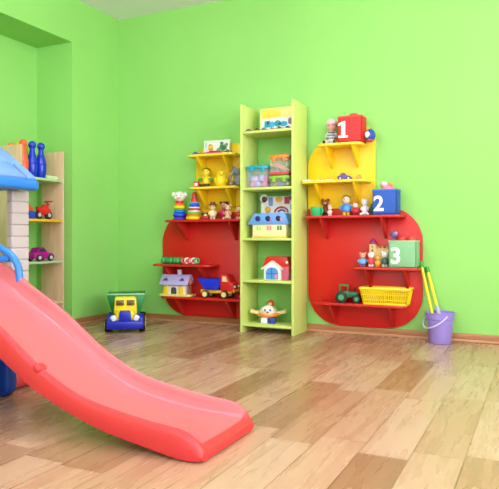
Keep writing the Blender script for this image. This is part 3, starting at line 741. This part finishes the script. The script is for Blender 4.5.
# ---- green unit, bottom shelf: toy plane
t = thing('toy_airplane', 'chubby cream and blue toy airplane on the bottom shelf of the green shelving', 'toy airplane', (1.565, -.17, ZG[4]), .35)
g = G('#f4ead2'); g.ell((0, -.0, .082), (.072, .088, .052), n=18); g.ell((0, -.06, .098), (.052, .04, .045)); g.make('fuselage', t)
g = G('#f2d890')
for s in (-1, 1): g.box((s * .085, 0, .08), (.11, .07, .026), .011, rot=(0, s * -.18, 0)); g.m('#f6e8b8'); g.ell((s * .128, 0, .09), (.014, .026, .016)); g.m('#f2d890')
g.make('wing', t)
g = G('#f08a3a'); g.torus((0, -.005, .066), .078, .013); g.make('trim_ring', t)
g = G('#2c3ca8'); g.box((.03, -.02, .024), (.052, .09, .048), .010); g.m('#e8eef6'); g.box((-.03, -.02, .024), (.052, .09, .048), .010); g.make('base', t)
g = G('#d83a2c'); g.ell((.018, .012, .148), (.026, .022, .028)); g.m('#f0b890'); g.ell((.012, -.006, .142), (.016, .014, .016)); g.make('pilot', t)
g = G('#3a6ab0')
for s in (-1, 1): g.ell((s * .02, -.097, .108), (.008, .006, .010))
g.m('#d84838'); g.ell((0, -.101, .092), (.009, .008, .008)); g.make('face', t)
g = G(mat('#f2d040', .3)); g.box((.025, .07, .135), (.012, .03, .075), .005); g.m('#58b858'); g.box((-.02, .075, .13), (.012, .02, .05), .004); g.make('tail', t)

# ---- right unit, top yellow shelf
t = figure('clown_doll', 'sitting rag clown in striped grey suit with pink cap beside red cube', 'doll', (2.045, -.085, ZR[0]), .185, '#e8b4a4', '#c9c9d2', '#d8d6dc', hair='#c86a60', hat=None, seated=True, shoes='#2c2a34', rz=.1)
g = G('#e0c8d0'); g.lathe([(.042, 0), (.045, .008), (.036, .03), (.02, .046), (0, .05)], (0, .004, .152), (0, 0, 0), 16); g.make('cap', t)
g = G('#4a4c62')
for z in (.05, .072, .094): g.torus((0, 0, z), .035 if z < .06 else (.034 if z < .08 else .026), .0035)
g.make('stripes', t)
# ---- right unit, second yellow shelf
for k, (c, x, w, lab) in enumerate((('#f0ece8', 1.875, .07, 'flat white paper scrap at the left end of the second right shelf'), ('#f0d8d0', 1.975, .05, 'flat pale pink paper piece in the middle left of the second right shelf'), ('#ece6e4', 2.045, .055, 'flat off white paper piece left of the purple toy car'))):
    g = G(c); g.box((0, 0, .005), (w, .06, .009), .002); g.m(('#c8c0d8', '#d07a70', '#d8a0a8')[k]); g.ell((.005, -.025, .011), (w * .2, .008, .004))
    solo('paper_card', lab, 'paper card', g, (x, -.135, ZR[1]), .1)
toy_car('toy_car', 'small flat violet toy car on the second right yellow shelf', (2.16, -.125, ZR[1]), .12, .105, '#6a4aa8', '#8a3a70')
g = G('#f08a3c'); g.prism([(-.03, 0), (.03, 0), (.012, .036), (-.004, .036)], .03, bev=.003); solo('toy_block', 'small orange wedge right of the violet toy car', 'toy block', g, (2.265, -.13, ZR[1]))
# ---- right unit, long red shelf
t = thing('toy_cup', 'green plastic toy cup at the left end of the long right red shelf', 'toy cup', (1.943, -.135, ZR[2]), -.5)
g = G(mat('#34b878', .3)); g.lathe([(0, 0), (.036, 0), (.042, .012), (.046, .066), (.048, .068), (.044, .068), (.040, .014), (0, .01)]); g.make('bowl', t)
g = G(mat('#34b878', .3)); g.torus((.052, 0, .037), .018, .0055, (PI / 2, 0, 0)); g.make('handle', t)
figure('toy_bear', 'small brown toy bear standing behind the green cup', 'toy bear', (1.985, -.055, ZR[2]), .135, '#7a3c24', '#6e3420', '#5a2a1c', ears=('round', '#6a3020'), muzzle='#c48a60', rz=.2)
figure('toy_rabbit', 'tiny pale pink toy rabbit right of the brown bear', 'toy rabbit', (2.043, -.12, ZR[2]), .078, '#f2ccc4', '#f0c8c4', '#f0d4d0', ears=('long', '#f2c8c4'), rz=.2)
figure('toy_doll', 'blond faced doll in blue shirt and yellow trousers on the long right red shelf', 'doll', (2.163, -.10, ZR[2]), .155, '#f2cfa8', '#4a8ad0', '#f2d020', hair='#6a5a38', shoes='#e8c018', rz=.2, wide=1.25)
figure('toy_doll', 'small toy figure in red with white face next to the blue shirted doll', 'doll', (2.236, -.115, ZR[2]), .10, '#f4dcd0', '#c82434', '#a01c2c', hair='#d02c3c', rz=.2, wide=1.3)
figure('toy_cat', 'white toy cat sitting between the red toy and the blue cube', 'toy cat', (2.303, -.10, ZR[2]), .125, '#ece8ee', '#e6e2ea', '#f0ecf0', ears=('cat', '#e8e0e8'), seated=True, rz=.2)
g = G('#2c7a3c'); g.ell((0, 0, .045), (.014, .02, .045)); g.ell((.006, -.01, .07), (.012, .015, .02)); solo('toy_cactus', 'dark green toy tucked between white cat and blue cube', 'toy', g, (2.345, -.06, ZR[2]))
# ---- right unit, short red shelf
figure('toy_mouse', 'light blue toy mouse at the left end of the short right red shelf', 'toy mouse', (2.29, -.11, ZR[3]), .105, '#e8a890', '#6aa8dc', '#5a98cc', ears=('round', '#d89078'), rz=.2, wide=1.5)
t = thing('toy_castle', 'wooden toy castle with purple tower tips behind figures on short red shelf', 'toy castle', (2.408, -.065, ZR[3]), .0)
WD = wood_mat('toy_wood', '#d8b06c', '#e4c284', (20, 20, 6))
g = G(WD); g.box((-.052, 0, .082), (.046, .05, .164), .003); g.make('tower', t)
g = G(WD); g.box((.03, 0, .068), (.12, .045, .136), .003); g.m('#c49a5c')
for x in (-.015, .02, .055): g.box((x, 0, .142), (.018, .045, .014), .002)
g.make('castle_wall', t)
g = G('#3a2818')
for z in (.145, .118): g.box((-.052, -.0255, z), (.010, .003, .015 if z < .14 else .008), .001)
g.make('tower_window', t)
g = G('#8c2c6c'); g.lathe([(0, .164), (.026, .164), (.022, .178), (.006, .205), (0, .208)], (-.052, 0, 0)); g.make('tower_roof', t)
figure('toy_clown', 'small clown with white face and red suit in front of the castle', 'doll', (2.355, -.125, ZR[3]), .11, '#f6eee8', '#e0404a', '#f0e4e0', hair='#e8d4d8', shoes='#fafafa', rz=.2)
figure('toy_duck', 'small orange yellow toy duckling between clown and white bear', 'toy duck', (2.405, -.13, ZR[3]), .082, '#f6b83c', '#f4a82c', '#f0962c', muzzle='#f08020', rz=.2)
figure('toy_bear', 'small white toy bear in dark green vest left of the mint cube', 'toy bear', (2.456, -.125, ZR[3]), .118, '#f2f2ee', '#3c6a58', '#dfe8e0', ears=('round', '#e8e8e4'), rz=.2)
# ---- right unit, bottom red shelf
t = thing('toy_tractor', 'dark green toy tractor on the lowest right red shelf', 'toy tractor', (2.18, -.11, ZR[4]), .25)
g = G('#14703c'); g.box((.03, 0, .058), (.09, .05, .042), .008); g.box((-.03, 0, .06), (.07, .06, .05), .008); g.make('body', t)
g = G('#1c8a48'); g.box((-.03, 0, .128), (.072, .07, .012), .005)
for x in (-.058, -.002):
    for y in (-.028, .028): g.tube([(x, y, .08), (x, y, .126)], .004, 6)
g.make('cab', t)
for x, r in ((-.048, .042), (.062, .03)):
    for y in (-.05, .05):
        g = G(mat('#17241c', .6)); g.cyl((x, y, r), r, .032, (PI / 2, 0, 0), bev=.005, n=22); g.m('#3a9a58'); g.cyl((x, y, r), r * .5, .036, (PI / 2, 0, 0)); g.make('wheel', t)
g = G('#1a2a20'); g.tube([(.05, 0, .075), (.05, 0, .115)], .005, 8); g.make('exhaust', t)
t = thing('toy_basket', 'yellow openwork plastic basket on the lowest right red shelf', 'basket', (2.462, -.105, ZR[4]), .0)
def basket():
    g = G(mat('#f6d816', .35)); W0, W1, D0, D1, H = .30, .345, .13, .155, .115
    def lerp(a, b, u): return a + (b - a) * u
    # four tapered walls as lattices: rails and uprights
    for u in (0.04, .3, .62, .96):
        w, d, z = lerp(W0, W1, u), lerp(D0, D1, u), H * u
        hh = .020 if u > .9 else (.018 if u < .1 else .008)
        for s in (-1, 1):
            g.box((0, s * d / 2, z), (w, .006, hh), .002); g.box((s * w / 2, 0, z), (.006, d, hh), .002)
    for k in range(23):
        x = -.5 + k / 22
        for s in (-1, 1):
            g.tube([(x * W0, s * D0 / 2, 0), (x * W1, s * D1 / 2, H)], .0042, 6)
    for k in range(10):
        y = -.5 + k / 9
        for s in (-1, 1):
            g.tube([(s * W0 / 2, y * D0, 0), (s * W1 / 2, y * D1, H)], .0042, 6)
    g.box((0, 0, .004), (W0, D0, .008), .002)
    return g
basket().make('basket_body', t)
g = G(mat('#fbe23a', .35))
for s in (-1, 1): g.box((0, s * .081, .115), (.36, .012, .016), .005); g.box((s * .175, 0, .115), (.012, .165, .016), .005)
g.make('rim', t)
for k, (c, x, y, lab) in enumerate((('#e8c8a0', -.09, -.01, 'beige toy brick lying in the yellow basket, left'), ('#b08a30', -.01, .0, 'ochre toy brick lying in the middle of the yellow basket'), ('#d8a840', .08, 0, 'amber toy brick lying in the yellow basket, right'))):
    g = G(c); g.box((0, 0, .03), (.07, .06, .055), .006); solo('toy_brick', lab, 'toy brick', g, (2.462 + x, -.105 + y, ZR[4] + .010), .2 * (k - 1), 'bricks in the yellow basket')

# ------------------------------------------------------------------ bucket and tools
t = thing('bucket', 'lavender purple plastic bucket on the floor beside the red wall shelf', 'bucket', (2.838, -.135, 0))
PU = mat('#9a86d8', .35)
g = G(PU); g.lathe([(0, .001), (.070, .001), (.074, .006), (.088, .165), (.094, .168), (.097, .205), (.101, .208), (.101, .214), (.094, .214), (.086, .165), (.070, .012), (0, .010)], n=36); g.make('pail', t)
g = G(mat('#cfc4e8', .35))
g.tube([(.101 * math.cos(a) , -.02 - .10 * math.sin(a) * .95, .195 - .085 * math.sin(a)) for a in [PI * k / 14 for k in range(15)]], .0055, 8)
h_ = g.make('handle', t); h_['label'] = 'pale lilac bail handle'; h_.rotation_euler = (0, 0, -.75)
def stick(label, p0, p1, ferr, name):
    t = thing(name, label, 'toy broom', p0); d = Vector(p1) - Vector(p0)
    g = G(mat('#f2ea20', .35)); g.tube([d * .12, d * .93], .0105, 12); g.make('handle', t)
    g = G(mat('#2c9c3c', .4)); g.tube([d * .92, d * .985, d], [.0135, .0135, .009], 12); g.make('grip', t)
    g = G(mat('#b8b2c4' if ferr else '#e8d81c', .4)); g.tube([d * .06, d * .16, d * (.44 if ferr else .2)], [.020, .019, .013], 12); g.make('socket', t)
    g = G(mat('#b8b2c4' if ferr else '#2c9c3c', .6)); g.tube([d * 0, d * .08], [.028, .018], 10); g.make('brush_head', t)
stick('yellow toy broom with green tip, left one of the pair in the bucket', (2.815, -.10, .040), (2.689, -.038, .555), False, 'toy_broom')
stick('yellow toy mop with green tip and grey socket, right of the pair in the bucket', (2.868, -.115, .042), (2.728, -.012, .515), True, 'toy_mop')

# ------------------------------------------------------------------ added fill globes and daylight
FILL_GLOW = 48
def area(name, loc, rot, sx, sy, power, col=(1, 1, 1)):
    l = bpy.data.lights.new(name, 'AREA'); l.shape = 'RECTANGLE'; l.size = sx; l.size_y = sy; l.energy = power; l.color = col
    o = bpy.data.objects.new(name, l); COL.objects.link(o); o.location = loc; o.rotation_euler = rot; return o
for a, b in wins:
    area('window_daylight', (RX + .04, (a + b) / 2, 1.55), (0, PI / 2, 0), 1.35, 1.6, 74, (.95, .98, 1))
area('window_daylight', (2.2, RY - .04, 1.55), (PI / 2, 0, 0), 2.3, 1.35, 48, (.95, .98, 1))
GL = mat('#eef4ff', .5, 1, 0, FILL_GLOW)
for x, y in ((1.5, -2.3), (3.9, -1.7), (1.5, -4.9), (3.9, -4.9)):  # out-of-view globes, added to lift the ceiling brightness
    t = thing('added_fill_globe', 'added white glowing globe out of view, brightens the ceiling', 'added fill light', (x, y, RZ), 0, 'added fill globes under the ceiling')
    g = G('#e8e8e8'); g.cyl((0, 0, -.01), .06, .02, bev=.004); g.tube([(0, 0, -.01), (0, 0, -.24)], .006, 8); g.make('stem', t)
    g = G(GL); g.ell((0, 0, -.38), .15, n=24); g.make('globe', t)
w = bpy.data.worlds.new('sky'); S.world = w; w.use_nodes = True
w.node_tree.nodes['Background'].inputs[0].default_value = (.82, .91, 1, 1); w.node_tree.nodes['Background'].inputs[1].default_value = 2.2

# ------------------------------------------------------------------ camera
cd = bpy.data.cameras.new('camera'); cam = bpy.data.objects.new('camera', cd); COL.objects.link(cam); S.camera = cam
cd.sensor_width = 36; cd.lens = 610 / 499 * 36; cd.clip_start = .02
cam.location = (3.4683, -4.4812, .722); cam.rotation_euler = (PI / 2, 0, math.radians(25.6))
cd.shift_y = -6.5 / 499
S.view_settings.view_transform = 'Standard'; S.view_settings.look = 'None'; S.view_settings.gamma = 1
S.view_settings.use_curve_mapping = False
S.view_settings.exposure = -0.2
